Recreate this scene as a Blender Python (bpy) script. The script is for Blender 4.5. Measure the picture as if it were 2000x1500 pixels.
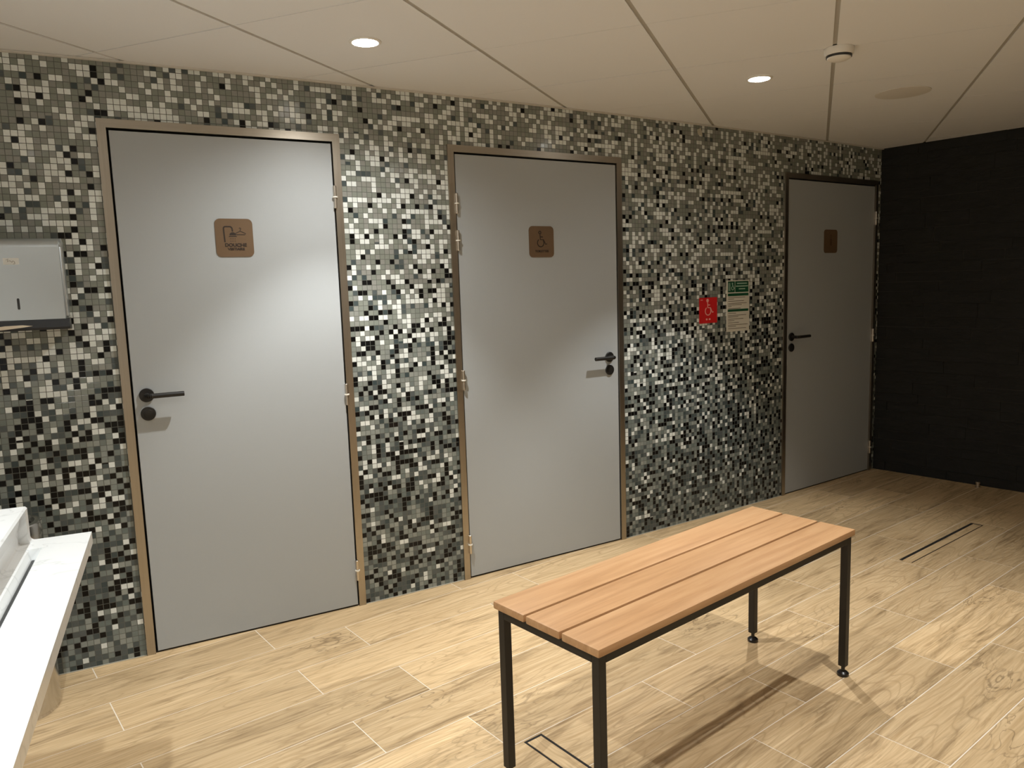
import bpy, bmesh, math, random
from mathutils import Vector, Matrix
random.seed(7)
PI = math.pi
sc = bpy.context.scene
for o in list(bpy.data.objects): bpy.data.objects.remove(o)
COL = sc.collection

# ---------------------------------------------------------------- camera
H_CAM = 1.395
a = math.radians(37.9397); pit = math.radians(-7.3012); rol = math.radians(-1.8463)
def w2(v):   # turn the levelled view frame into the room frame
    return Vector((math.cos(a)*v[0]+math.sin(a)*v[1], -math.sin(a)*v[0]+math.cos(a)*v[1], v[2]))
Rv = Vector((1, 0, 0)); Uv = Vector((0, -math.sin(pit), math.cos(pit)))
c_, s_ = math.cos(rol), math.sin(rol)
rt = w2(c_*Rv + s_*Uv); up = w2(-s_*Rv + c_*Uv); fw = w2(Vector((0, math.cos(pit), math.sin(pit))))
cam_d = bpy.data.cameras.new('camera'); cam = bpy.data.objects.new('camera', cam_d); COL.objects.link(cam)
m = Matrix.Identity(4)
for i in range(3):
    m[i][0] = rt[i]; m[i][1] = up[i]; m[i][2] = -fw[i]
m[2][3] = H_CAM
cam.matrix_world = m
cam_d.sensor_width = 36.0; cam_d.lens = 1497.3/2000*36.0; cam_d.clip_start = 0.02
sc.camera = cam

# ---------------------------------------------------------------- world, exposure
wd = bpy.data.worlds.new('world'); sc.world = wd; wd.use_nodes = True
wd.node_tree.nodes['Background'].inputs[0].default_value = (0.9, 0.85, 0.78, 1)
wd.node_tree.nodes['Background'].inputs[1].default_value = 0.0
vs = sc.view_settings
vs.view_transform = 'Standard'; vs.look = 'None'; vs.gamma = 1.0; vs.use_curve_mapping = False
vs.exposure = 1.22
sc.cycles.use_denoising = True
sc.cycles.max_bounces = 10; sc.cycles.diffuse_bounces = 6

ZC = 2.245           # ceiling height
# downlights: x, y, narrow watts, wide watts, colour; the last is an added fill
WARM = (1.0, 0.985, 0.945)
LAMPS = [(1.336, 2.475, 32, 22, WARM, True, 84), (2.981, 2.027, 33, 4, WARM, True, 84),
         (2.25, 0.90, 38, 4, WARM, False, 84), (-0.09, 1.21, 25, 16, (0.92, 0.98, 1.0), False, 104),
         (0.10, -0.60, 42, 28, (0.95, 0.985, 1.0), False, 84)]  # last entry: unseen fill lamp added behind the camera to lift the ambient

# ---------------------------------------------------------------- helpers
def link(name, bm, mats, parent=None, smooth=False):
    me = bpy.data.meshes.new(name)
    bmesh.ops.recalc_face_normals(bm, faces=bm.faces[:])
    if smooth:
        for f in bm.faces: f.smooth = True
    bm.to_mesh(me); bm.free()
    if not isinstance(mats, (list, tuple)): mats = [mats]
    for mm in mats: me.materials.append(mm)
    if smooth:
        me.set_sharp_from_angle(angle=math.radians(40))
    o = bpy.data.objects.new(name, me); COL.objects.link(o)
    if parent: o.parent = parent
    return o
def thing(name, label, cat, mat=None, group=None, kind=None):
    o = bpy.data.objects.new(name, None); COL.objects.link(o)
    o.empty_display_size = 0.1
    if mat is not None: o.matrix_world = mat
    if label: o['label'] = label
    if cat: o['category'] = cat
    if group: o['group'] = group
    if kind: o['kind'] = kind
    return o
def struct(o): o['kind'] = 'structure'; return o
def tag(o, label, cat, group=None):
    o['label'] = label; o['category'] = cat
    if group: o['group'] = group
    return o
def box(bm, lo, hi, mi=0, bev=0.0, M=None):
    vs_ = [Vector((x, y, z)) for z in (lo[2], hi[2]) for y in (lo[1], hi[1]) for x in (lo[0], hi[0])]
    if M is not None: vs_ = [M @ v for v in vs_]
    v = [bm.verts.new(p) for p in vs_]
    fs = [bm.faces.new([v[i] for i in q]) for q in ((0,2,3,1),(4,5,7,6),(0,1,5,4),(2,6,7,3),(0,4,6,2),(1,3,7,5))]
    for f in fs: f.material_index = mi
    if bev > 0:
        es = list({e for f in fs for e in f.edges})
        r = bmesh.ops.bevel(bm, geom=es, offset=bev, segments=2, affect='EDGES', profile=0.6)
        for f in r['faces']: f.material_index = mi
    return fs
def prism(bm, pts, lo, hi, axis='z', mi=0):
    """closed outline pts (2D) extruded lo..hi along an axis"""
    def P(p, h):
        return {'z': (p[0], p[1], h), 'y': (p[0], h, p[1]), 'x': (h, p[0], p[1])}[axis]
    A = [bm.verts.new(P(p, lo)) for p in pts]; B = [bm.verts.new(P(p, hi)) for p in pts]
    fs = [bm.faces.new(A), bm.faces.new(list(reversed(B)))]
    n = len(pts)
    for i in range(n): fs.append(bm.faces.new((A[i], B[i], B[(i+1) % n], A[(i+1) % n])))
    for f in fs: f.material_index = mi
    return fs
def lathe(bm, prof, M=None, seg=40, mi=0):
    """prof: list of (r, z) revolved about z"""
    rings = []
    for r, z in prof:
        if r < 1e-6:
            p = Vector((0, 0, z)); rings.append([bm.verts.new(M @ p if M else p)])
        else:
            ring = []
            for k in range(seg):
                t = 2*PI*k/seg; p = Vector((r*math.cos(t), r*math.sin(t), z))
                ring.append(bm.verts.new(M @ p if M else p))
            rings.append(ring)
    for A, B in zip(rings, rings[1:]):
        for k in range(seg):
            k2 = (k+1) % seg
            if len(A) == 1 and len(B) == 1: continue
            if len(A) == 1: f = bm.faces.new((A[0], B[k], B[k2]))
            elif len(B) == 1: f = bm.faces.new((A[k], A[k2], B[0]))
            else: f = bm.faces.new((A[k], A[k2], B[k2], B[k]))
            f.material_index = mi
def cyl(bm, p0, p1, r, seg=24, mi=0, bev=0.0):
    p0, p1 = Vector(p0), Vector(p1); d = p1-p0; L = d.length
    M = Matrix.Translation(p0) @ d.to_track_quat('Z', 'Y').to_matrix().to_4x4()
    b = min(bev, r*0.5)
    prof = [(0, 0), (r-b, 0), (r, b), (r, L-b), (r-b, L), (0, L)] if b > 0 else [(0, 0), (r, 0), (r, L), (0, L)]
    lathe(bm, prof, M, seg, mi)
def rrect(w, h, r, n=6, cx=0, cy=0):
    pts = []
    for (sx, sy, a0) in ((1, 1, 0), (-1, 1, 90), (-1, -1, 180), (1, -1, 270)):
        for k in range(n+1):
            t = math.radians(a0+90*k/n)
            pts.append((cx+sx*(w/2-r)+r*math.cos(t), cy+sy*(h/2-r)+r*math.sin(t)))
    return pts
def stroke(bm, pts, w, y0, y1, closed=False, mi=0):
    """flat ribbon in the local xz plane along 2D points"""
    P = [Vector(p) for p in pts]; n = len(P); L = []; R = []
    for i in range(n):
        if closed: t = (P[(i+1) % n]-P[i-1])
        else: t = P[min(i+1, n-1)]-P[max(i-1, 0)]
        t = t.normalized(); nn = Vector((-t.y, t.x))*w/2
        L.append(P[i]+nn); R.append(P[i]-nn)
    for i in range(n if closed else n-1):
        j = (i+1) % n
        prism(bm, [tuple(L[i]), tuple(R[i]), tuple(R[j]), tuple(L[j])], y0, y1, 'y', mi)
def arc(cx, cy, r, a0, a1, n=20):
    return [(cx+r*math.cos(math.radians(a0+(a1-a0)*k/n)), cy+r*math.sin(math.radians(a0+(a1-a0)*k/n))) for k in range(n+1)]
def text_obj(name, body, size, mat, parent, x, z, y=-0.0036, th=0.0005, bold=0.0, sx=1.0):
    cu = bpy.data.curves.new(name, 'FONT'); cu.body = body; cu.size = size; cu.extrude = th
    cu.align_x = 'CENTER'; cu.align_y = 'CENTER'; cu.offset = bold
    o = bpy.data.objects.new(name+'_curve', cu); COL.objects.link(o)
    dg = bpy.context.evaluated_depsgraph_get()
    me = bpy.data.meshes.new_from_object(o.evaluated_get(dg))
    bpy.data.objects.remove(o)
    me.transform(Matrix.Translation((x, y, z)) @ Matrix.Rotation(PI/2, 4, 'X') @ Matrix.Diagonal((sx, 1, 1, 1)))
    me.materials.clear(); me.materials.append(mat)
    ob = bpy.data.objects.new(name, me); COL.objects.link(ob); ob.parent = parent
    return ob

# ---------------------------------------------------------------- materials
def newmat(name):
    mt = bpy.data.materials.new(name); mt.use_nodes = True
    nt = mt.node_tree; b = nt.nodes['Principled BSDF']
    return mt, nt, b
class N:
    """tiny node-graph builder"""
    def __init__(s, nt): s.nt = nt
    def new(s, t, **kw):
        n = s.nt.nodes.new(t)
        for k, v in kw.items(): setattr(n, k, v)
        return n
    def put(s, sock, v):
        if hasattr(v, 'is_output'): s.nt.links.new(v, sock)
        else: sock.default_value = v
    def m(s, op, x, y=None, z=None, clamp=False):
        n = s.new('ShaderNodeMath', operation=op, use_clamp=clamp); s.put(n.inputs[0], x)
        if y is not None: s.put(n.inputs[1], y)
        if z is not None: s.put(n.inputs[2], z)
        return n.outputs[0]
    def mix(s, f, A, B, blend='MIX'):
        n = s.new('ShaderNodeMix', data_type='RGBA', blend_type=blend); s.put(n.inputs[0], f)
        s.put(n.inputs[6], A if hasattr(A, 'is_output') else (*A, 1)); s.put(n.inputs[7], B if hasattr(B, 'is_output') else (*B, 1))
        return n.outputs[2]
    def noise(s, vec, scale, detail=3, rough=0.5, dist=0.0):
        n = s.new('ShaderNodeTexNoise'); s.put(n.inputs['Vector'], vec); n.inputs['Scale'].default_value = scale
        n.inputs['Detail'].default_value = detail; n.inputs['Roughness'].default_value = rough; n.inputs['Distortion'].default_value = dist
        return n.outputs[0]
    def map(s, vec, scale, loc=(0, 0, 0)):
        n = s.new('ShaderNodeMapping'); s.put(n.inputs[0], vec); n.inputs['Scale'].default_value = scale; s.put(n.inputs['Location'], loc)
        return n.outputs[0]
    def ramp(s, f, stops):
        n = s.new('ShaderNodeValToRGB'); s.put(n.inputs[0], f); cr = n.color_ramp
        while len(cr.elements) < len(stops): cr.elements.new(0.5)
        for e, (p, c) in zip(cr.elements, stops): e.position = p; e.color = (*c, 1)
        return n.outputs[0]
    def rng(s, v, a0, a1, b0, b1):
        n = s.new('ShaderNodeMapRange'); s.put(n.inputs[0], v)
        for i, q in enumerate((a0, a1, b0, b1)): n.inputs[i+1].default_value = q
        return n.outputs[0]
    def bump(s, h, strength, dist, b):
        n = s.new('ShaderNodeBump'); s.put(n.inputs['Height'], h); n.inputs['Strength'].default_value = strength
        n.inputs['Distance'].default_value = dist; s.nt.links.new(n.outputs[0], b.inputs['Normal'])
def plain(name, col, rough=0.5, metal=0.0, var=0.03, scale=40.0, bump=0.0, coat=0.0):
    mt, nt, b = newmat(name); g = N(nt); tc = g.new('ShaderNodeTexCoord').outputs['Object']
    n = g.noise(tc, scale, 3)
    lo = tuple(max(0, c*(1-var)) for c in col); hi = tuple(min(1, c*(1+var)) for c in col)
    nt.links.new(g.mix(n, lo, hi), b.inputs['Base Color'])
    b.inputs['Roughness'].default_value = rough; b.inputs['Metallic'].default_value = metal
    b.inputs['Coat Weight'].default_value = coat
    if bump: g.bump(n, bump, 0.001, b)
    return mt
def emit(name, col, st):
    mt, nt, b = newmat(name); b.inputs['Base Color'].default_value = (*col, 1)
    b.inputs['Emission Color'].default_value = (*col, 1); b.inputs['Emission Strength'].default_value = st
    return mt

# mosaic: glass tesserae of five kinds; the mix gets darker towards the floor
PITCH = 0.0218
def mosaic_mat():
    mt, nt, b = newmat('mosaic tiles'); g = N(nt)
    uv = g.new('ShaderNodeUVMap'); uv.uv_map = 'UVMap'
    sp = g.new('ShaderNodeSeparateXYZ'); nt.links.new(uv.outputs[0], sp.inputs[0])
    X = g.m('DIVIDE', sp.outputs[0], PITCH); Y = g.m('DIVIDE', sp.outputs[1], PITCH)
    ix = g.m('FLOOR', X); iy = g.m('FLOOR', Y)
    fx = g.m('ABSOLUTE', g.m('SUBTRACT', g.m('FRACT', X), 0.5)); fy = g.m('ABSOLUTE', g.m('SUBTRACT', g.m('FRACT', Y), 0.5))
    edge = g.m('MAXIMUM', fx, fy)
    grout = g.m('GREATER_THAN', edge, 0.452)
    cb = g.new('ShaderNodeCombineXYZ'); nt.links.new(ix, cb.inputs[0]); nt.links.new(iy, cb.inputs[1])
    wn = g.new('ShaderNodeTexWhiteNoise'); wn.noise_dimensions = '2D'; nt.links.new(cb.outputs[0], wn.inputs['Vector'])
    sc3 = g.new('ShaderNodeSeparateColor'); nt.links.new(wn.outputs['Color'], sc3.inputs[0])
    r1, r2, r3 = sc3.outputs[0], sc3.outputs[1], sc3.outputs[2]
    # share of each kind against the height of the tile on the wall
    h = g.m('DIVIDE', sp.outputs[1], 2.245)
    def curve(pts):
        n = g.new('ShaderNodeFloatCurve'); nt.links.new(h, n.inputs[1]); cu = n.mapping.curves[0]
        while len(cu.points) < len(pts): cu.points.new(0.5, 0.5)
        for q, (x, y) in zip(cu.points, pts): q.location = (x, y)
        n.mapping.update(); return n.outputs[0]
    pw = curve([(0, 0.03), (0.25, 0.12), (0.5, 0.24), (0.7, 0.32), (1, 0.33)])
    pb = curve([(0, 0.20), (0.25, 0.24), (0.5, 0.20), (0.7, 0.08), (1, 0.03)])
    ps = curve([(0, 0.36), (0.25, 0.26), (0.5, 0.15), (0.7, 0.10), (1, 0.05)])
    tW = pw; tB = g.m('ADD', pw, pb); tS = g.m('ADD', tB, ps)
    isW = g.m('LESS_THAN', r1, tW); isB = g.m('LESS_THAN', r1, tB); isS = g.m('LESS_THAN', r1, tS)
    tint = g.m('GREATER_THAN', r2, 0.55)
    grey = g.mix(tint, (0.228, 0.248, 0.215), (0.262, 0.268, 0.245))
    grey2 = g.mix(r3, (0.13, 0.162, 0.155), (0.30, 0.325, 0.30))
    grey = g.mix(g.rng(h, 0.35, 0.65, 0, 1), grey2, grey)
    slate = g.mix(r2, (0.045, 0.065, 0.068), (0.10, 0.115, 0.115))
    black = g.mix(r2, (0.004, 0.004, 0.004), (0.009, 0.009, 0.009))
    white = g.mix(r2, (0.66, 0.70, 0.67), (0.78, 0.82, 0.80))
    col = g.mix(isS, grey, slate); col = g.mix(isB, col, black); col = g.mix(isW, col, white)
    # marbled streaks inside tiles
    off = g.new('ShaderNodeVectorMath', operation='MULTIPLY_ADD'); nt.links.new(wn.outputs['Color'], off.inputs[0])
    off.inputs[1].default_value = (9, 9, 9); nt.links.new(uv.outputs[0], off.inputs[2])
    st = g.noise(g.map(off.outputs[0], (40, 160, 1)), 1.0, 2, 0.6, 1.5)
    col = g.mix(0.35, col, g.mix(st, (0.55, 0.55, 0.55), (1.35, 1.35, 1.35)), 'MULTIPLY')
    gc = (0.105, 0.110, 0.096)
    nt.links.new(g.mix(grout, col, gc), b.inputs['Base Color'])
    nt.links.new(g.m('SUBTRACT', 0.42, g.m('MULTIPLY', isB, 0.2)), b.inputs['Specular IOR Level'])
    rg = g.rng(r3, 0, 1, 0.10, 0.26)
    nt.links.new(g.m('MAXIMUM', rg, g.m('MULTIPLY', grout, 0.85)), b.inputs['Roughness'])
    # every tile sits a little out of true, grout lies back
    nx = g.m('MULTIPLY', g.m('SUBTRACT', r2, 0.5), g.m('FRACT', X)); ny = g.m('MULTIPLY', g.m('SUBTRACT', r3, 0.5), g.m('FRACT', Y))
    hgt = g.m('ADD', g.m('MULTIPLY', g.m('SUBTRACT', 1.0, grout), 1.0), g.m('MULTIPLY', g.m('ADD', nx, ny), 0.6))
    g.bump(hgt, 0.5, 0.0007, b)
    return mt
def floor_wood(name, groutless=False):
    """printed oak plank tile; vertex colour gives every plank its own shift"""
    mt, nt, b = newmat(name); g = N(nt)
    uv = g.new('ShaderNodeUVMap'); uv.uv_map = 'UVMap'
    at = g.new('ShaderNodeVertexColor'); at.layer_name = 'plank'
    se = g.new('ShaderNodeSeparateColor'); nt.links.new(at.outputs[0], se.inputs[0])
    off = g.new('ShaderNodeVectorMath', operation='MULTIPLY_ADD'); nt.links.new(at.outputs[0], off.inputs[0])
    off.inputs[1].default_value = (37, 23, 11); nt.links.new(uv.outputs[0], off.inputs[2]); V = off.outputs[0]
    warp = g.new('ShaderNodeTexNoise'); nt.links.new(g.map(V, (2.2, 6, 1)), warp.inputs[0]); warp.inputs['Scale'].default_value = 1.3; warp.inputs['Detail'].default_value = 2
    wv = g.new('ShaderNodeVectorMath', operation='MULTIPLY_ADD'); nt.links.new(warp.outputs['Color'], wv.inputs[0]); wv.inputs[1].default_value = (0.06, 0.030, 0); nt.links.new(V, wv.inputs[2])
    W = wv.outputs[0]
    base = g.noise(g.map(W, (1.1, 8, 1)), 1.0, 1.5, 0.45, 0.35)
    rings = g.m('ABSOLUTE', g.m('SINE', g.m('MULTIPLY', base, 58.0)))
    line = g.m('POWER', g.m('SUBTRACT', 1.0, rings), 4.0)
    fine = g.noise(g.map(W, (3.5, 110, 1)), 1.0, 4, 0.68, 0.2)
    patch = g.noise(g.map(W, (2.2, 13.0, 1)), 1.0, 5, 0.66, 0.9)
    pm = g.rng(patch, 0.485, 0.66, 0, 1)
    vein = g.noise(g.map(V, (4.5, 15, 1)), 1.0, 2, 0.5, 1.6)
    vm = g.m('POWER', g.m('SUBTRACT', 1.0, g.m('MINIMUM', g.m('MULTIPLY', g.m('ABSOLUTE', g.m('SUBTRACT', vein, 0.5)), 22.0), 1.0)), 2.0)
    vm = g.m('MULTIPLY', vm, g.rng(g.noise(g.map(V, (1.5, 4, 1)), 1.0, 1), 0.60, 0.70, 0, 1))
    col = g.mix(g.rng(fine, 0.3, 0.7, 0, 1), (0.53, 0.365, 0.19), (0.78, 0.590, 0.355))
    col = g.mix(g.m('MULTIPLY', g.m('MULTIPLY', line, g.rng(fine, 0.35, 0.6, 0.3, 1.0)), 0.55), col, (0.33, 0.21, 0.095))
    col = g.mix(g.m('MULTIPLY', g.m('MULTIPLY', pm, g.rng(fine, 0.36, 0.62, 1.15, 0.35)), 0.70), col, (0.25, 0.165, 0.08))
    col = g.mix(g.m('MULTIPLY', vm, 0.75), col, (0.17, 0.11, 0.055))
    tone = g.rng(se.outputs[0], 0, 1, 0.84, 1.08)
    tv = g.new('ShaderNodeCombineColor'); [nt.links.new(tone, tv.inputs[i]) for i in range(3)]
    col = g.mix(1.0, col, tv.outputs[0], 'MULTIPLY')
    nt.links.new(col, b.inputs['Base Color'])
    nt.links.new(g.rng(fine, 0, 1, 0.42, 0.56), b.inputs['Roughness'])
    b.inputs['Specular IOR Level'].default_value = 0.35
    g.bump(fine, 0.12, 0.0006, b)
    return mt
def bench_wood():
    mt, nt, b = newmat('oiled bench wood'); g = N(nt)
    tc = g.new('ShaderNodeTexCoord').outputs['Object']
    oi = g.new('ShaderNodeObjectInfo').outputs['Random']
    cb = g.new('ShaderNodeCombineXYZ'); nt.links.new(g.m('MULTIPLY', oi, 17.0), cb.inputs[0]); nt.links.new(g.m('MULTIPLY', oi, 5.0), cb.inputs[1])
    V = g.map(tc, (1, 1, 1), cb.outputs[0])
    n1 = g.noise(g.map(V, (2.0, 34, 20)), 1.0, 4, 0.6, 0.5)
    n2 = g.noise(g.map(V, (9, 260, 90)), 1.0, 3, 0.6)
    n3 = g.noise(g.map(V, (1.2, 7, 4)), 1.0, 2)
    col = g.ramp(n1, [(0.3, (0.36, 0.195, 0.088)), (0.52, (0.46, 0.262, 0.125)), (0.75, (0.53, 0.325, 0.168))])
    col = g.mix(g.rng(n2, 0.45, 0.8, 0, 0.45), col, (0.36, 0.17, 0.07))
    col = g.mix(g.rng(n3, 0.4, 0.7, 0, 0.25), col, (0.58, 0.37, 0.20))
    nt.links.new(col, b.inputs['Base Color']); b.inputs['Roughness'].default_value = 0.42
    g.bump(n2, 0.12, 0.0006, b)
    return mt
def brushed(name, col, rough=0.32, axis=(300, 300, 4)):
    mt, nt, b = newmat(name); g = N(nt); tc = g.new('ShaderNodeTexCoord').outputs['Object']
    n = g.noise(g.map(tc, axis), 1.0, 3, 0.6)
    nt.links.new(g.mix(n, tuple(c*0.86 for c in col), tuple(min(1, c*1.1) for c in col)), b.inputs['Base Color'])
    b.inputs['Metallic'].default_value = 1.0
    nt.links.new(g.rng(n, 0, 1, rough-0.05, rough+0.08), b.inputs['Roughness'])
    g.bump(n, 0.08, 0.0003, b)
    return mt
def marble():
    mt, nt, b = newmat('white marble composite'); g = N(nt); tc = g.new('ShaderNodeTexCoord').outputs['Object']
    n = g.noise(g.map(tc, (1.6, 3.0, 1)), 1.4, 4, 0.55, 2.2)
    v = g.m('POWER', g.m('SUBTRACT', 1.0, g.m('MINIMUM', g.m('MULTIPLY', g.m('ABSOLUTE', g.m('SUBTRACT', n, 0.5)), 45.0), 1.0)), 1.6)
    c = g.noise(tc, 2.5, 3)
    col = g.mix(c, (0.80, 0.81, 0.80), (0.88, 0.88, 0.87)); col = g.mix(g.m('MULTIPLY', v, 0.35), col, (0.48, 0.49, 0.48))
    nt.links.new(col, b.inputs['Base Color']); b.inputs['Roughness'].default_value = 0.22
    return mt
def slate_wall():
    mt, nt, b = newmat('black split stone'); g = N(nt); tc = g.new('ShaderNodeTexCoord').outputs['Object']
    n = g.noise(g.map(tc, (1, 9, 26)), 1.0, 5, 0.65, 0.6)
    n2 = g.noise(tc, 45, 4)
    nt.links.new(g.mix(n, (0.0065, 0.0070, 0.0072), (0.021, 0.0215, 0.021)), b.inputs['Base Color'])
    b.inputs['Roughness'].default_value = 0.72; b.inputs['Specular IOR Level'].default_value = 0.3
    g.bump(g.m('ADD', n, g.m('MULTIPLY', n2, 0.35)), 0.7, 0.006, b)
    return mt

M_mos = mosaic_mat()
M_floor = floor_wood('oak plank tile')
M_grout = plain('floor grout', (0.80, 0.72, 0.60), 0.8, var=0.06, scale=60)
M_ceil = plain('ceiling tile', (0.79, 0.80, 0.815), 0.85, var=0.02, scale=220, bump=0.1)
M_tbar = plain('ceiling grid bar', (0.42, 0.40, 0.36), 0.6)
M_edge = plain('ceiling edge angle', (0.62, 0.60, 0.55), 0.5)
M_stone = slate_wall()
M_joint = plain('stone joint', (0.055, 0.052, 0.046), 0.8, var=0.5, scale=9)
M_plaster = plain('cream plaster', (0.80, 0.78, 0.74), 0.8)
M_leaf = plain('grey door laminate', (0.385, 0.412, 0.428), 0.38, var=0.02, scale=300, bump=0.04)
M_steel = brushed('brushed steel frame', (0.44, 0.40, 0.34), 0.33)
M_steelh = brushed('brushed steel head', (0.44, 0.40, 0.34), 0.33, (4, 300, 300))
M_gap = plain('black door gap', (0.010, 0.008, 0.006), 0.8)  # black also stands in for shade inside door gaps and drain slots
M_hinge = plain('satin hinge steel', (0.62, 0.57, 0.50), 0.32, 1.0)
M_hcap = plain('nylon hinge washer', (0.80, 0.78, 0.70), 0.4)
M_black = plain('matt black handle', (0.009, 0.0085, 0.008), 0.48, var=0.1)
M_blackmetal = plain('black powder coat', (0.009, 0.0075, 0.006), 0.5, var=0.1)
M_bench = bench_wood()
M_rubber = plain('black rubber foot', (0.010, 0.010, 0.011), 0.3)
M_bronze = plain('bronze sign plate', (0.155, 0.098, 0.054), 0.45, 0.2, var=0.06, scale=25)
M_faint = plain('faint engraving', (0.085, 0.050, 0.026), 0.6)
M_engr = plain('dark engraving', (0.022, 0.012, 0.006), 0.6)
M_red = plain('red sign film', (0.62, 0.020, 0.022), 0.35)
M_redlite = plain('pink sign ink', (0.85, 0.42, 0.38), 0.4)
M_paper = plain('white notice card', (0.68, 0.66, 0.58), 0.5)
M_green = plain('dark green ink', (0.012, 0.085, 0.040), 0.4)
M_greenlite = plain('pale green ink', (0.35, 0.50, 0.40), 0.4)
M_ink = plain('grey brown ink', (0.17, 0.14, 0.11), 0.6)
M_marble = marble()
M_slit = plain('dark drain slit', (0.03, 0.03, 0.03), 0.5)
M_bin = brushed('polished bin steel', (0.62, 0.61, 0.59), 0.20, (300, 300, 4))
M_disp = plain('satin dispenser steel', (0.50, 0.54, 0.56), 0.30, 0.7, var=0.03, scale=12)
M_disp_side = plain('dispenser side steel', (0.42, 0.41, 0.39), 0.35, 0.9)
M_dark = plain('black plastic', (0.012, 0.013, 0.016), 0.35)
M_towel = plain('paper towel', (0.74, 0.66, 0.54), 0.9)
M_label = plain('white sticker', (0.72, 0.73, 0.71), 0.5)
M_white = plain('white plastic', (0.78, 0.76, 0.71), 0.4)
M_spk = plain('speaker mesh', (0.66, 0.635, 0.59), 0.8, var=0.15, scale=900)
M_silver = brushed('silver reflector ring', (0.7, 0.68, 0.65), 0.2)
M_lens = emit('lit lamp lens', (1.0, 0.97, 0.90), 14.0)
M_silic = plain('pale silicone joint', (0.46, 0.43, 0.36), 0.45)
M_putty = plain('pale putty', (0.50, 0.48, 0.40), 0.7)

# ---------------------------------------------------------------- room outline
PC = (-0.000602966514865939, 0.014732453084721982, -0.09660853077667869, 2.834706429792376)
def wy(x): x = x-3; return ((PC[0]*x+PC[1])*x+PC[2])*x+PC[3]
LW_D = Vector((-0.232, -0.973))                       # direction of the left wall, towards the camera
LC = Vector((0.0, wy(0.0)))                           # left corner of the mosaic wall
XR = 5.378                                            # right corner
BACK = -2.4
def xr(y): return XR+0.035*(wy(XR)-y)
DOORS = [(0.602, 1.481, 2.040), (1.971, 2.966, 2.031), (4.292, 5.335, 2.028)]
P2 = lambda x: Vector((x, wy(x)))

# mosaic wall: smooth sweep, straight across each door
xs = set([0.0, XR])
x = 0.0
while x < XR:
    if not any(d[0] < x < d[1] for d in DOORS): xs.add(round(x, 3))
    x += 0.12
for d in DOORS: xs |= {d[0], d[1]}
xs = sorted(xs)
xs = [q for i, q in enumerate(xs) if i == 0 or q-xs[i-1] > 1e-3]
bm = bmesh.new(); uvl = bm.loops.layers.uv.new('UVMap'); s = 0.0
TH = 0.12; ZT = 2.30
def quad(bm, pts, uvs=None):
    f = bm.faces.new([bm.verts.new(p) for p in pts])
    if uvs:
        for l, q in zip(f.loops, uvs): l[uvl].uv = q
    return f
for A_, B_ in zip(xs, xs[1:]):
    A2, B2 = P2(A_), P2(B_); L = (B2-A2).length
    dd = [d for d in DOORS if abs(d[0]-A_) < 1e-6 and abs(d[1]-B_) < 1e-6]
    z0 = dd[0][2]-0.004 if dd else -0.02
    n = Vector((-(B2-A2).y, (B2-A2).x)).normalized()*TH
    pts = [(A2.x, A2.y, z0), (B2.x, B2.y, z0), (B2.x, B2.y, ZT), (A2.x, A2.y, ZT)]
    quad(bm, pts, [(s, z0), (s+L, z0), (s+L, ZT), (s, ZT)])
    quad(bm, [(p[0]+n.x, p[1]+n.y, p[2]) for p in reversed(pts)], [(0, 0)]*4)
    s += L
me = bpy.data.meshes.new('wall_back'); bm.to_mesh(me); bm.free(); me.materials.append(M_mos)
o = bpy.data.objects.new('wall_back', me); COL.objects.link(o); struct(o)

# right wall: black ledger stone
bm = bmesh.new(); z = 0.0
dirR = Vector((0.035, -1.0)).normalized(); nR = Vector((-1.0, -0.035)).normalized()
o0 = Vector((XR+0.004, wy(XR)+0.01))
rr = random.Random(3)
Lr = wy(XR)+0.01-BACK
while z < ZC+0.02:
    h = rr.choice([0.064, 0.064, 0.080, 0.100]); p = -rr.random()*0.3
    while p < Lr:
        l = rr.uniform(0.22, 0.62); a0 = max(p, 0); a1 = min(p+l, Lr)
        if a1 > a0+0.01:
            d = rr.uniform(0.0, 0.007)
            A2 = o0+dirR*a0; B2 = o0+dirR*(a1-0.0022)
            zz1 = z+h-0.0020
            pts = [A2-nR*0.05, B2-nR*0.05, B2+nR*d, A2+nR*d]
            prism(bm, [tuple(q) for q in pts], z, zz1, 'z')
        p += l
    z += h
prism(bm, [tuple(q) for q in (o0-nR*0.055, o0+dirR*Lr-nR*0.055, o0+dirR*Lr-nR*0.0012, o0-nR*0.0012)], -0.01, ZC+0.05, 'z', 1)
struct(link('wall_right', bm, [M_stone, M_joint]))
# left wall and the wall behind the camera
tB = (LC.y-BACK)/0.973; LB = LC+LW_D*tB
bm = bmesh.new(); prism(bm, [(LC.x, LC.y), (LB.x, LB.y), (LB.x-0.1, LB.y), (LC.x-0.1, LC.y+0.05)], -0.02, ZT); struct(link('wall_left', bm, M_plaster))
bm = bmesh.new(); prism(bm, [(LB.x-0.1, BACK), (xr(BACK)+0.1, BACK), (xr(BACK)+0.1, BACK-0.1), (LB.x-0.1, BACK-0.1)], -0.02, ZT); struct(link('wall_front', bm, M_plaster))

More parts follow.
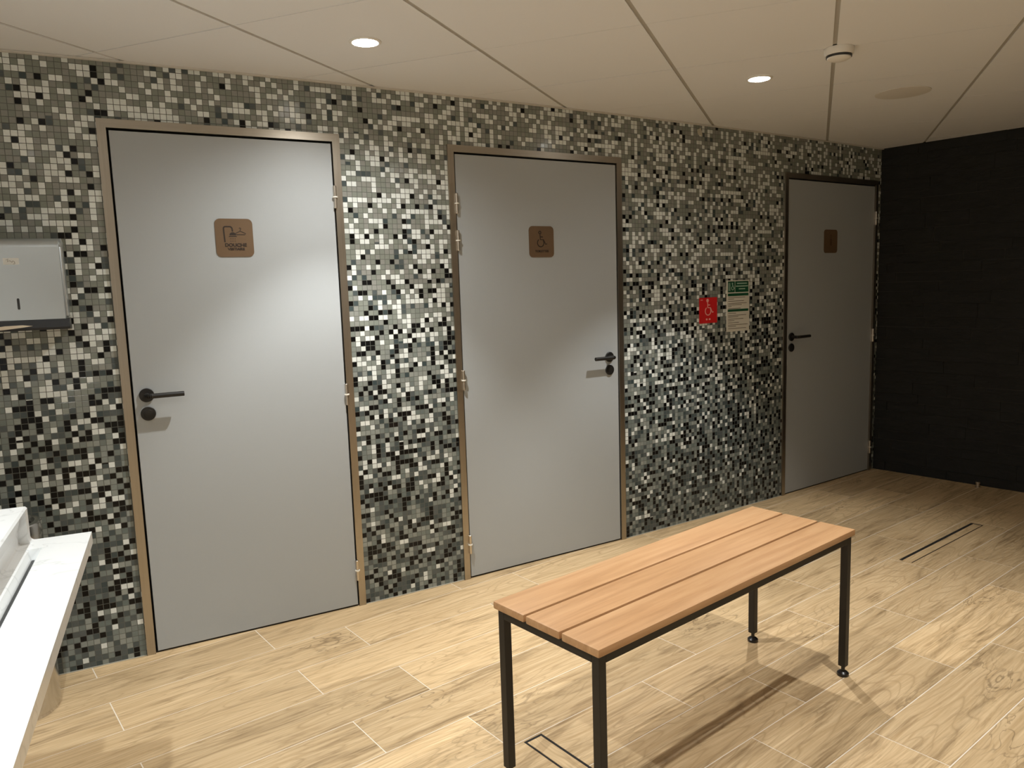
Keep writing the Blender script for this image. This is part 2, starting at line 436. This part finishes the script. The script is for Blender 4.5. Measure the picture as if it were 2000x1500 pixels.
def clip(poly, lines):
    for (px, py, nx, ny) in lines:       # keep (p-P).n <= 0
        out = []
        for i in range(len(poly)):
            A, B = poly[i-1], poly[i]
            da = (A[0]-px)*nx+(A[1]-py)*ny; db = (B[0]-px)*nx+(B[1]-py)*ny
            if (da <= 0) != (db <= 0):
                t = da/(da-db); out.append((A[0]+(B[0]-A[0])*t, A[1]+(B[1]-A[1])*t))
            if db <= 0: out.append(B)
        poly = out
        if len(poly) < 3: return None
    return poly
ROOM = [(LC.x, LC.y, -0.973, 0.232), (XR+0.02, wy(XR), 1.0, 0.035), (0, BACK, 0, -1), (0, wy(0)+0.03, 0.106, 0.994)]
# floor: plank tiles 224 x 892 mm, every second row shifted by a third
bm = bmesh.new(); uvl = bm.loops.layers.uv.new('UVMap'); cl = bm.loops.layers.color.new('plank')
RW, PLN, G = 0.22425, 0.892, 0.0019
rr = random.Random(11)
for r in range(-17, 11):
    y0 = 1.0719+r*RW; y1 = y0+RW
    x0 = (0.113 if r % 2 == 0 else 0.413)-PLN*3
    while x0 < 6:
        c4 = (rr.random(), rr.random(), rr.random(), 1)
        pl = clip([(x0+G, y0+G), (x0+PLN-G, y0+G), (x0+PLN-G, y1-G), (x0+G, y1-G)], ROOM)
        if pl:
            for f in prism(bm, pl, -0.010, 0.0):
                for l in f.loops: l[uvl].uv = (l.vert.co.x-x0, l.vert.co.y-y0); l[cl] = c4
        x0 += PLN
pl = clip([(-3, BACK), (7, BACK), (7, 4), (-3, 4)], ROOM)
for f in prism(bm, pl, -0.03, -0.0007, 'z', 1):
    pass
struct(link('floor', bm, [M_floor, M_grout]))

# ceiling: 600 mm tiles laid at an angle, wide joints one way, fine joints the other
ang = math.radians(-21.696766-37.93968); K = 0.8405*0.93
ca, sa = math.cos(ang), math.sin(ang)
def ST(s_, t_): return (s_*ca-t_*sa, s_*sa+t_*ca)
g6 = 0.76645304*K; oa = -3.00172542*K; ob = 2.65492375*K
bm = bmesh.new(); rr = random.Random(5)
for i in range(-7, 14):
    for j in range(-16, 8):
        s0 = oa+i*g6+0.0075; s1 = oa+(i+1)*g6-0.0075; t0 = ob+j*g6+0.0020; t1 = ob+(j+1)*g6-0.0020
        pl = clip([ST(s0, t0), ST(s1, t0), ST(s1, t1), ST(s0, t1)], ROOM)
        if pl: prism(bm, pl, ZC+rr.uniform(0, 0.0008), ZC+0.014)
pl = clip([(-3, BACK), (7, BACK), (7, 4), (-3, 4)], ROOM)
prism(bm, pl, ZC+0.0045, ZC+0.02, 'z', 1)
struct(link('ceiling', bm, [M_ceil, M_tbar]))
# edge angle along the mosaic wall and silicone joint along its foot
def along(bm, xa, xb, off, w, z0, z1):
    n = max(1, int((xb-xa)/0.12)); q = [xa+(xb-xa)*k/n for k in range(n+1)]
    for A_, B_ in zip(q, q[1:]):
        A2, B2 = P2(A_), P2(B_); nn = Vector(((B2-A2).y, -(B2-A2).x)).normalized()
        prism(bm, [tuple(A2+nn*off), tuple(B2+nn*off), tuple(B2+nn*(off+w)), tuple(A2+nn*(off+w))], z0, z1)
bm = bmesh.new(); along(bm, 0.0, XR, 0.0, 0.016, ZC-0.006, ZC-0.0005); struct(link('trim_1', bm, M_edge))
bm = bmesh.new()
for xa, xb in ((0.0, 0.600), (1.483, 1.969), (2.968, 4.290)): along(bm, xa, xb, 0.0, 0.004, 0.0002, 0.003)
struct(link('trim_2', bm, M_silic))

# ---------------------------------------------------------------- doors
def wall_matrix(A2, B2):
    t = (B2-A2).normalized(); n = Vector((-t.y, t.x))     # n points into the wall
    m = Matrix.Identity(4)
    m[0][0], m[1][0] = t.x, t.y; m[0][1], m[1][1] = n.x, n.y; m[0][3], m[1][3] = A2.x, A2.y
    return m
def door(idx, A2, B2, H, hinge_right, hinges, rose_x, rose_z, thumb_z):
    M = wall_matrix(A2, B2); W = (B2-A2).length
    d = thing('door_%d' % idx, None, None, M, kind='structure'); F = 0.031; PR = -0.009; gp = 0.008
    bm = bmesh.new()
    prism(bm, [(0, 0), (F, 0), (F, H-F), (0, H)], PR, 0.06, 'y'); prism(bm, [(W, 0), (W, H), (W-F, H-F), (W-F, 0)], PR, 0.06, 'y')
    f1 = link('frame_jamb', bm, M_steel, d)
    bm = bmesh.new(); prism(bm, [(0, H), (F, H-F), (W-F, H-F), (W, H)], PR, 0.06, 'y'); link('frame_head', bm, M_steelh, d)
    bm = bmesh.new(); box(bm, (F-0.001, 0.045, 0.0), (W-F+0.001, 0.055, H-F+0.001)); link('gap_shade', bm, M_gap, d)  # black panel put in for the shade in the gap round the leaf
    bm = bmesh.new(); box(bm, (F+gp, -0.002, 0.008), (W-F-gp*0.6, 0.040, H-F-gp), 0, 0.0012); leaf = link('leaf', bm, M_leaf, d)
    bm = bmesh.new(); box(bm, (F, 0.004, 0.0005), (W-F, 0.04, 0.007)); link('threshold_seal', bm, M_gap, d)
    hx = W-F-0.002 if hinge_right else F+0.003
    for hz in hinges:
        bm = bmesh.new()
        cyl(bm, (hx, -0.014, hz-0.046), (hx, -0.014, hz-0.002), 0.0065, 20, 0, 0.0015)
        cyl(bm, (hx, -0.014, hz+0.002), (hx, -0.014, hz+0.046), 0.0065, 20, 0, 0.0015)
        box(bm, (hx-0.006, -0.012, hz-0.044), (hx+0.006, 0.004, hz+0.044))
        cyl(bm, (hx, -0.014, hz-0.0025), (hx, -0.014, hz+0.0025), 0.0105, 20, 1)
        link('hinge', bm, [M_hinge, M_hcap], d, True)
    sgn = -1 if not hinge_right else 1
    bm = bmesh.new()
    cyl(bm, (rose_x, -0.002, rose_z), (rose_x, -0.011, rose_z), 0.0265, 40, 0, 0.0015)
    hd = link('handle', bm, M_black, d, True); bm = bmesh.new()
    ly = -0.052
    # neck and lever swept as one bent bar
    pts = [(rose_x, -0.010, rose_z), (rose_x, ly+0.012, rose_z)]
    cyl(bm, pts[0], pts[1], 0.0095)
    prev = Vector(pts[1])
    for k in range(1, 6):
        t = math.radians(90*k/5); q = Vector((rose_x+sgn*0.012*(1-math.cos(t)), ly+0.012-0.012*math.sin(t), rose_z))
        cyl(bm, prev, q, 0.0095); prev = q
    cyl(bm, prev, (rose_x+sgn*0.128, ly, rose_z), 0.0095, 24, 0, 0.001)
    link('lever', bm, M_black, hd, True)
    bm = bmesh.new()
    cyl(bm, (rose_x, -0.002, thumb_z), (rose_x, -0.011, thumb_z), 0.0265, 40, 0, 0.0015)
    cyl(bm, (rose_x, -0.011, thumb_z), (rose_x, -0.0125, thumb_z), 0.016, 30, 0, 0.0005)
    link('lock_plate', bm, M_black, d, True)
    return d, M
D1, MD1 = door(1, P2(0.602), P2(1.481), 2.040, True, [1.784, 0.955, 0.168], 0.083, 1.026, 0.955)
D2, MD2 = door(2, P2(1.971), P2(2.966), 2.031, False, [1.772, 1.607, 0.965, 0.172], 0.906, 1.008, 0.940)
D3, MD3 = door(3, P2(4.292), P2(5.335), 2.028, True, [1.775, 0.971, 0.172], 0.082, 1.018, 0.950)

# bronze pictogram plates
def plate(name, label, MD, cx, cz, w, h):
    M = MD @ Matrix.Translation((cx, -0.002, cz))
    t = thing(name, label, 'sign', M, 'bronze pictogram plates on the doors')
    bm = bmesh.new(); prism(bm, rrect(w, h, 0.02), -0.0028, 0.0, 'y'); link('plate', bm, M_bronze, t)
    return t
def wheelchair(bm, s, y0, y1, w, cx=0, cz=0, lean=0):
    P = lambda pts: [(cx+p[0]*s, cz+p[1]*s) for p in pts]
    stroke(bm, P(arc(-0.15, 1.55, 0.17, 0, 330, 18)), w, y0, y1, True)
    stroke(bm, P([(-0.13, 1.30), (-0.10, 0.62), (0.42, 0.60), (0.75, -0.02), (0.98, 0.06)]), w, y0, y1)
    stroke(bm, P([(-0.12, 0.98), (0.32, 0.96)]), w, y0, y1)
    stroke(bm, P(arc(-0.05, 0.18, 0.52, 125, 400, 26)), w, y0, y1)
s1 = plate('door_sign', 'square bronze plate reading DOUCHE VESTIAIRE with shower and hanger, on the leftmost door', MD1, 0.447, 1.617, 0.142, 0.148)
bm = bmesh.new()
stroke(bm, [(-0.037, -0.017), (-0.039, 0.030)] + arc(-0.032, 0.036, 0.007, 180, 90, 5) + arc(-0.016, 0.034, 0.009, 90, 0, 5) + [(-0.006, 0.024)], 0.0055, -0.0034, -0.0026)
prism(bm, [(-0.0175, 0.0095)]+[(-0.006+0.0125*math.cos(math.radians(t)), 0.0105+0.011*math.sin(math.radians(t))) for t in range(170, 9, -20)]+[(0.0055, 0.0095)], -0.0034, -0.0026, 'y')
prism(bm, [(-0.022, 0.0035), (0.010, 0.0035), (0.007, 0.0070), (-0.019, 0.0070)], -0.0034, -0.0026, 'y')
for k in range(4):
    for q in range(2): prism(bm, rrect(0.002, 0.004, 0.0009, 2, -0.016+k*0.006, -0.004-q*0.009), -0.0032, -0.0026, 'y')
link('shower_pictogram', bm, M_engr, s1)
bm = bmesh.new()
stroke(bm, [(0.006, 0.012), (0.040, 0.012), (0.044, 0.016), (0.023, 0.026), (0.003, 0.016)], 0.0028, -0.0034, -0.0026, True)
stroke(bm, [(0.023, 0.026), (0.023, 0.031)]+arc(0.0225, 0.035, 0.0035, -80, 160, 8), 0.0024, -0.0034, -0.0026)
link('hanger_pictogram', bm, M_engr, s1)
text_obj('lettering', 'DOUCHE', 0.0175, M_engr, s1, 0.003, -0.0285, bold=0.0006, sx=1.12)
text_obj('lettering', 'VESTIAIRE', 0.0130, M_engr, s1, 0.004, -0.0440, bold=0.0004, sx=1.10)
s2 = plate('door_sign', 'square bronze plate with a wheelchair above TOILETTES, on the middle door', MD2, 0.497, 1.603, 0.144, 0.149)
bm = bmesh.new(); wheelchair(bm, 0.036, -0.0034, -0.0026, 0.0050, -0.004, -0.012); link('wheelchair_pictogram', bm, M_engr, s2)
text_obj('lettering', 'TOILETTES', 0.0145, M_engr, s2, 0.0, -0.046, bold=0.0004, sx=1.12)
s3 = plate('door_sign', 'dark brown pictogram plate on the dim far right door beside the black stone wall', MD3, 0.493, 1.616, 0.148, 0.150)
bm = bmesh.new(); stroke(bm, arc(0, 0.032, 0.009, 0, 330, 16), 0.004, -0.0032, -0.0026, True)
prism(bm, rrect(0.020, 0.045, 0.008, 4, 0, -0.005), -0.0032, -0.0026, 'y'); link('pictogram', bm, M_faint, s3)

# ---------------------------------------------------------------- wall notices
def wall_at(x): return wall_matrix(P2(x), P2(x+0.02))
t = thing('accessibility_sign', 'square red sign with a pale wheelchair on the mosaic wall beside the notice', 'sign', wall_at(3.61) @ Matrix.Translation((0, 0, 1.219)))
bm = bmesh.new(); prism(bm, rrect(0.146, 0.146, 0.003, 2), -0.004, -0.0008, 'y'); link('panel', bm, M_red, t)
bm = bmesh.new(); wheelchair(bm, 0.044, -0.0048, -0.0038, 0.0055, -0.001, -0.012); prism(bm, arc(-0.0076, 0.0562, 0.0085, 0, 340, 17), -0.0046, -0.0038, 'y'); link('wheelchair_pictogram', bm, M_redlite, t)
for q in (-0.014, 0.010):
    bm = bmesh.new(); prism(bm, rrect(0.013, 0.010, 0.002, 2, q, -0.051), -0.0044, -0.0038, 'y'); link('square_mark', bm, M_redlite, t)
bm = bmesh.new(); prism(bm, rrect(0.018, 0.004, 0.0005, 1, -0.055, 0.060), -0.0044, -0.0038, 'y'); link('corner_mark', bm, M_redlite, t)
t = thing('notice', 'tall white notice with dark green header, right of the red sign on the mosaic', 'notice', wall_at(3.864) @ Matrix.Translation((0, 0, 1.235)))
bm = bmesh.new(); prism(bm, rrect(0.200, 0.300, 0.003, 2), -0.004, -0.0008, 'y'); link('card', bm, M_paper, t)
bm = bmesh.new(); Y0, Y1 = -0.0047, -0.0038
prism(bm, rrect(0.060, 0.064, 0.001, 1, -0.061, 0.112), Y0, Y1, 'y'); prism(bm, rrect(0.118, 0.064, 0.001, 1, 0.032, 0.112), Y0, Y1, 'y')
prism(bm, rrect(0.182, 0.016, 0.001, 1, 0, 0.066), Y0, Y1, 'y'); prism(bm, rrect(0.182, 0.014, 0.001, 1, 0, -0.026), Y0, Y1, 'y')
link('green_bands', bm, M_green, t)
bm = bmesh.new(); Y0, Y1 = -0.0054, -0.0045
wheelchair(bm, 0.019, Y0, Y1, 0.0035, -0.049, 0.101)
for q in (-0.084, -0.078, -0.072): prism(bm, rrect(0.0022, 0.046, 0.0008, 1, q, 0.112), Y0, Y1, 'y')
for (q, w_) in ((0.131, 0.088), (0.115, 0.106), (0.099, 0.056)): prism(bm, rrect(w_, 0.0065, 0.002, 2, 0.032, q), Y0, Y1, 'y')
link('header_marks', bm, M_greenlite, t)
bm = bmesh.new()
def rows(z0, ls, step):
    q = z0
    for l in ls:
        if l: prism(bm, rrect(l, 0.0030, 0.001, 1, -0.088+l/2, q), -0.0046, -0.0038, 'y')
        q -= step if l else step*0.45
rows(0.050, [0.150, 0.052, None, 0.140, None, 0.165, 0.120, 0.030, None, 0.110], 0.0088)
rows(-0.042, [0.070, None, 0.160, 0.090, None, 0.135, 0.055, None, 0.095, None, 0.175, 0.070, None, 0.160], 0.0088)
link('text_lines', bm, M_ink, t)

# putty patch near the top of the wall
bm = bmesh.new(); pts = [(-0.024, 0.010), (-0.006, 0.018), (0.004, 0.022), (0.012, 0.002), (0.018, -0.024), (0.003, -0.016), (-0.012, -0.018), (-0.019, -0.004)]
prism(bm, pts, -0.005, 0.0005, 'y'); bmesh.ops.bevel(bm, geom=[e for e in bm.edges], offset=0.0015, segments=2, affect='EDGES')
o = link('putty_patch', bm, M_putty); o.matrix_world = wall_at(3.545) @ Matrix.Translation((0, 0, 2.204))
tag(o, 'small pale ragged putty patch high on the mosaic wall just under the ceiling', 'patch')

# ---------------------------------------------------------------- bench
BC = Vector((1.835, 1.468)); BL, BW, BZ = 1.272, 0.402, 0.530
bm_ = Matrix.Translation((BC.x, BC.y, 0)) @ Matrix.Rotation(math.radians(1.9), 4, 'Z')
bench = thing('bench', 'changing room bench with three orange-brown wooden slats and slim black metal legs on the floor', 'bench', bm_)
sw = (BW-2*0.008)/3
for k in range(3):
    y0 = -BW/2+k*(sw+0.008); bm = bmesh.new()
    box(bm, (-BL/2, -sw/2, -0.011), (BL/2, sw/2, 0.011), 0, 0.005)
    o = link('slat', bm, M_bench, bench, True); o.location = (0, y0+sw/2, BZ-0.011)
LT = 0.025; lx = BL/2-0.010; ly_ = BW/2-0.009; zt = BZ-0.022
bm = bmesh.new()
for sy in (-1, 1): box(bm, (-lx+LT, sy*ly_-(LT if sy > 0 else 0), zt-0.025), (lx-LT, sy*ly_+(0 if sy > 0 else LT), zt-0.0003), 0, 0.0015)
for sx in (-1, 1): box(bm, (sx*lx-(LT if sx > 0 else 0), -ly_+LT, zt-0.025), (sx*lx+(0 if sx > 0 else LT), ly_-LT, zt-0.0003), 0, 0.0015)
link('seat_frame', bm, M_blackmetal, bench)
for sx in (-1, 1):
    for sy in (-1, 1):
        cx = sx*(lx-LT/2); cy = sy*(ly_-LT/2)
        bm = bmesh.new(); box(bm, (cx-LT/2, cy-LT/2, 0.036), (cx+LT/2, cy+LT/2, zt-0.0003), 0, 0.0018)
        lg = link('leg', bm, M_blackmetal, bench)
        bm = bmesh.new(); lathe(bm, [(0, 0), (0.0185, 0), (0.020, 0.003), (0.0195, 0.010), (0.013, 0.016), (0.0065, 0.019), (0.0065, 0.038), (0, 0.038)], Matrix.Translation((cx, cy, 0.0003)), 32)
        link('foot', bm, M_rubber, lg, True)

# ---------------------------------------------------------------- floor drains
def drain(label, M, L, W, gaps):
    """L along local x; gaps = (far long, near long, end at 0, end at L) widths"""
    t = thing('floor_drain', label, 'drain', M)
    gf, gn, g0, g1 = gaps
    bm = bmesh.new(); z0, z1 = 0.0002, 0.0010
    if gf: box(bm, (0, W-gf, z0), (L, W, z1))
    if gn: box(bm, (0, 0, z0), (L, gn, z1))
    if g0: box(bm, (0, gn, z0), (g0, W-gf, z1))
    if g1: box(bm, (L-g1, gn, z0), (L, W-gf, z1))
    link('slot_shade', bm, M_gap, t)  # flat black strips on the floor, painted shade of the open slots
    bm = bmesh.new(); uvl = bm.loops.layers.uv.new('UVMap'); cl = bm.loops.layers.color.new('plank')
    for f in box(bm, (g0+0.002, gn+0.001, z0), (L-g1-0.002, W-gf-0.001, 0.0012)):
        for l in f.loops: l[uvl].uv = (l.vert.co.x, l.vert.co.y); l[cl] = (0.62, 0.3, 0.7, 1)
    link('tile_insert', bm, M_floor, t)
    return t
drain('slim tile-insert floor drain with dark slots on the open floor right of the bench', Matrix.Translation((3.702, 1.640, 0)), 0.840, 0.062, (0.015, 0.0035, 0, 0.010))
drain('slim tile-insert floor drain with dark slots under the left end of the bench', Matrix.Translation((1.424, 0.900, 0)) @ Matrix.Rotation(PI/2, 4, 'Z'), 0.835, 0.070, (0.006, 0.008, 0, 0.008))

# door stop by the black wall
bm = bmesh.new(); lathe(bm, [(0, 0), (0.016, 0), (0.016, 0.004), (0.011, 0.006), (0.011, 0.022), (0.014, 0.024), (0.014, 0.034), (0.012, 0.036), (0, 0.036)], None, 28)
o = link('door_stop', bm, M_hinge, None, True); o.location = (5.350, 1.975, 0.0003)
tag(o, 'small round steel door stop on the floor against the black stone wall', 'door stop')

# ---------------------------------------------------------------- washbasin counter and bin
C0 = Vector((0.289, 2.007)); U = Vector((-0.246, -0.969)).normalized(); Mx = Vector((-0.969, 0.246)).normalized()
mC = Matrix.Identity(4)          # local x: across towards the left wall; local y: along towards the camera; z up
# (x, -y keep it right-handed: local y runs away from the camera)
mC[0][0], mC[1][0] = -Mx.x, -Mx.y; mC[0][1], mC[1][1] = -U.x, -U.y; mC[0][3], mC[1][3] = C0.x, C0.y
ctr = thing('washbasin_counter', 'white marble-look wash counter with slot basin at the left edge of the photo', 'washbasin', mC)
# cross-section in local (x, z): x=0 front edge, negative towards the wall
Z1 = 0.850; TS = 0.028; LEN = 2.35; LE = 0.128; WD = 0.60
# find the distance to the left wall for the width
WD = min(0.60, abs((C0-LC).dot(Mx)))
sl0, sl1 = -0.092, -0.121        # slot opening
def fillet(cx, cz, r, a0, a1, n=6): return [(cx+r*math.cos(math.radians(a0+(a1-a0)*k/n)), cz+r*math.sin(math.radians(a0+(a1-a0)*k/n))) for k in range(n+1)]
back = [(-LE+0.004, 0.926), (-LE+0.000, 0.930), (-WD+0.004, 0.930)]
under = [(-0.136, Z1)] + fillet(-0.136, Z1+0.006, 0.006, -90, -180, 4) + [(-0.142, Z1+0.030), (-0.134, 0.912)] + back
mid = [(0, Z1-TS), (0, Z1)] + under + [(-WD+0.004, Z1-TS)]
slot = [(0, Z1-TS), (0, Z1), (sl0, Z1), (sl0-0.001, Z1-0.006), (sl1+0.014, Z1-0.026), (sl1+0.008, Z1-0.027), (sl1+0.003, Z1-0.003), (sl1, Z1)] + under + [(-WD+0.004, Z1-TS-0.03), (sl0, Z1-TS-0.03), (sl0, Z1-TS)]
solid = [(0, Z1-TS), (0, Z1), (-LE+0.014, Z1)] + fillet(-LE+0.014, Z1+0.010, 0.010, -90, -180, 5) + back + [(-WD+0.004, Z1-TS)]
bm = bmesh.new()
prism(bm, solid, -0.030, 0.0, 'y')
prism(bm, mid, -0.080, -0.0301, 'y')
box(bm, (-WD+0.004, -0.080, 0.79), (sl0, -0.077, Z1-TS+0.001))
prism(bm, slot, -LEN, -0.0801, 'y')
ct = link('worktop', bm, M_marble, ctr, False)
bm = bmesh.new(); box(bm, (sl1+0.0085, -LEN, Z1-0.0275), (sl1+0.0135, -0.082, Z1-0.0245)); link('slot_outlet', bm, M_slit, ctr)
bm = bmesh.new(); box(bm, (-WD+0.004, -LEN, 0.55), (-WD+0.05, -0.06, 0.79)); box(bm, (-WD+0.05, -1.2, 0.70), (-0.16, -1.17, 0.79)); link('wall_bracket', bm, M_blackmetal, ctr)

t = thing('waste_bin', 'tall round polished steel waste bin standing behind the white wash counter by the mosaic wall', 'bin', Matrix.Translation((0.165, 3.015, 0)))
bm = bmesh.new(); R = 0.122
lathe(bm, [(0, 0.0005), (R-0.004, 0.0005), (R-0.002, 0.012), (R, 0.014), (R, 0.58), (R-0.001, 0.583), (R, 0.586), (R, 0.655), (R-0.004, 0.660), (R-0.02, 0.661), (R-0.03, 0.650), (R-0.035, 0.50), (0, 0.50)], None, 64)
link('body', bm, M_bin, t, True)
bm = bmesh.new(); lathe(bm, [(R-0.036, 0.505), (R-0.031, 0.648), (R-0.033, 0.648), (R-0.040, 0.505)], None, 48); link('liner', bm, M_dark, t, True)

# ---------------------------------------------------------------- paper towel dispenser
n_ = Vector((-0.229, -0.973))
A2 = P2(0.17); B2 = P2(0.463)
MD = wall_matrix(A2, B2); W = (B2-A2).length; DP = 0.13
t = thing('paper_towel_dispenser', 'grey steel paper towel dispenser with black base on the mosaic wall at far left', 'dispenser', MD @ Matrix.Translation((0, 0, 1.292)))
HH = 0.315
bm = bmesh.new()
prof = [(0.0, 0.040), (-DP, 0.040)] + [(-DP+0.030-0.030*math.cos(math.radians(q)), HH-0.030+0.030*math.sin(math.radians(q))) for q in range(0, 91, 15)] + [(0.0, HH)]
prism(bm, prof, 0.0, W, 'x')
bmesh.ops.bevel(bm, geom=[e for e in bm.edges if abs(e.verts[0].co.x-e.verts[1].co.x) < 1e-6 and min(e.verts[0].co.y, e.verts[1].co.y) < -0.02], offset=0.009, segments=3, affect='EDGES')
link('housing', bm, M_disp, t, True)
bm = bmesh.new(); prism(bm, [(0.0, 0.0), (-DP-0.004, 0.004), (-DP-0.006, 0.012), (-DP-0.002, 0.0398), (0.0, 0.0398)], -0.001, W+0.002, 'x'); link('base', bm, M_dark, t)
bm = bmesh.new(); prism(bm, rrect(0.0075, 0.038, 0.003, 3, 0.155, 0.095), -DP-0.0006, -DP+0.001, 'y'); link('level_window', bm, M_slit, t)
bm = bmesh.new(); prism(bm, rrect(0.046, 0.022, 0.002, 2, 0.147, 0.238), -DP-0.0006, -DP+0.001, 'y'); lb = link('sticker', bm, M_label, t)
bm = bmesh.new(); stroke(bm, [(0.133, 0.242), (0.139, 0.246), (0.137, 0.236), (0.143, 0.240), (0.147, 0.238), (0.149, 0.234), (0.153, 0.240), (0.157, 0.236), (0.158, 0.230), (0.153, 0.229)], 0.0013, -DP-0.0011, -DP-0.0005); link('scribble', bm, M_ink, lb)
bm = bmesh.new(); prism(bm, [(0.02, 0.010), (0.10, 0.009), (0.17, 0.016), (0.19, 0.019), (0.16, 0.023), (0.11, 0.022), (0.07, 0.017), (0.02, 0.014)], -DP-0.0095, -DP+0.002, 'y'); link('paper_towel', bm, M_towel, t)

# ---------------------------------------------------------------- ceiling fittings
for i, (lx_, ly2, nw, wwt, colr, vis, bang) in enumerate(LAMPS):
    lab = ['round lit recessed ceiling downlight over the gap between left and middle doors',
           'round lit recessed ceiling downlight nearest the smoke detector'][i] if vis else 'round lit recessed ceiling downlight out of view near the camera'
    t = thing('downlight', lab, 'ceiling light', Matrix.Translation((lx_, ly2, ZC)), 'recessed ceiling downlights')
    bm = bmesh.new(); lathe(bm, [(0.044, -0.0005), (0.045, -0.0045), (0.050, -0.0055), (0.055, -0.003), (0.056, -0.0002), (0.044, -0.0002)], None, 48); link('trim_ring', bm, M_white, t, True)
    bm = bmesh.new(); lathe(bm, [(0, -0.011), (0.020, -0.0100), (0.034, -0.0075), (0.0435, -0.0030), (0.0435, -0.0004), (0, -0.0004)], None, 40); link('lens', bm, M_lens, t, True)
    for nm, pw_, ang_, bl in (('beam', nw, bang, 0.50), ('spill', wwt, 150, 1.0)):
        ld = bpy.data.lights.new('lamp_'+nm, 'SPOT'); ld.energy = pw_; ld.spot_size = math.radians(ang_); ld.spot_blend = bl
        ld.color = colr; ld.shadow_soft_size = 0.016
        lo = bpy.data.objects.new('lamp_'+nm, ld); COL.objects.link(lo); lo.parent = t; lo.location = (0, 0, -0.030)

t = thing('smoke_detector', 'small round white smoke detector on the ceiling grid joint right of a downlight', 'smoke detector', Matrix.Translation((2.870, 1.605, ZC)))
bm = bmesh.new(); lathe(bm, [(0, -0.0002), (0.053, -0.0002), (0.054, -0.006), (0.052, -0.022), (0.049, -0.026), (0, -0.026)], None, 48); link('housing', bm, M_white, t, True)
bm = bmesh.new(); lathe(bm, [(0, -0.026), (0.046, -0.026), (0.046, -0.034), (0, -0.034)], None, 48); link('sensor_slot', bm, M_slit, t, True)
bm = bmesh.new(); lathe(bm, [(0, -0.034), (0.043, -0.034), (0.042, -0.038), (0.030, -0.044), (0, -0.047)], None, 48); link('cap', bm, M_white, t, True)
bm = bmesh.new(); lathe(bm, [(0, -0.0003), (0.121, -0.0003), (0.1205, -0.0030), (0.117, -0.0036), (0, -0.0036)], None, 64)
o = link('ceiling_speaker', bm, M_spk, None, True); o.location = (3.820, 1.812, ZC)
tag(o, 'large flush round beige speaker grille in the ceiling near the black wall', 'ceiling speaker')
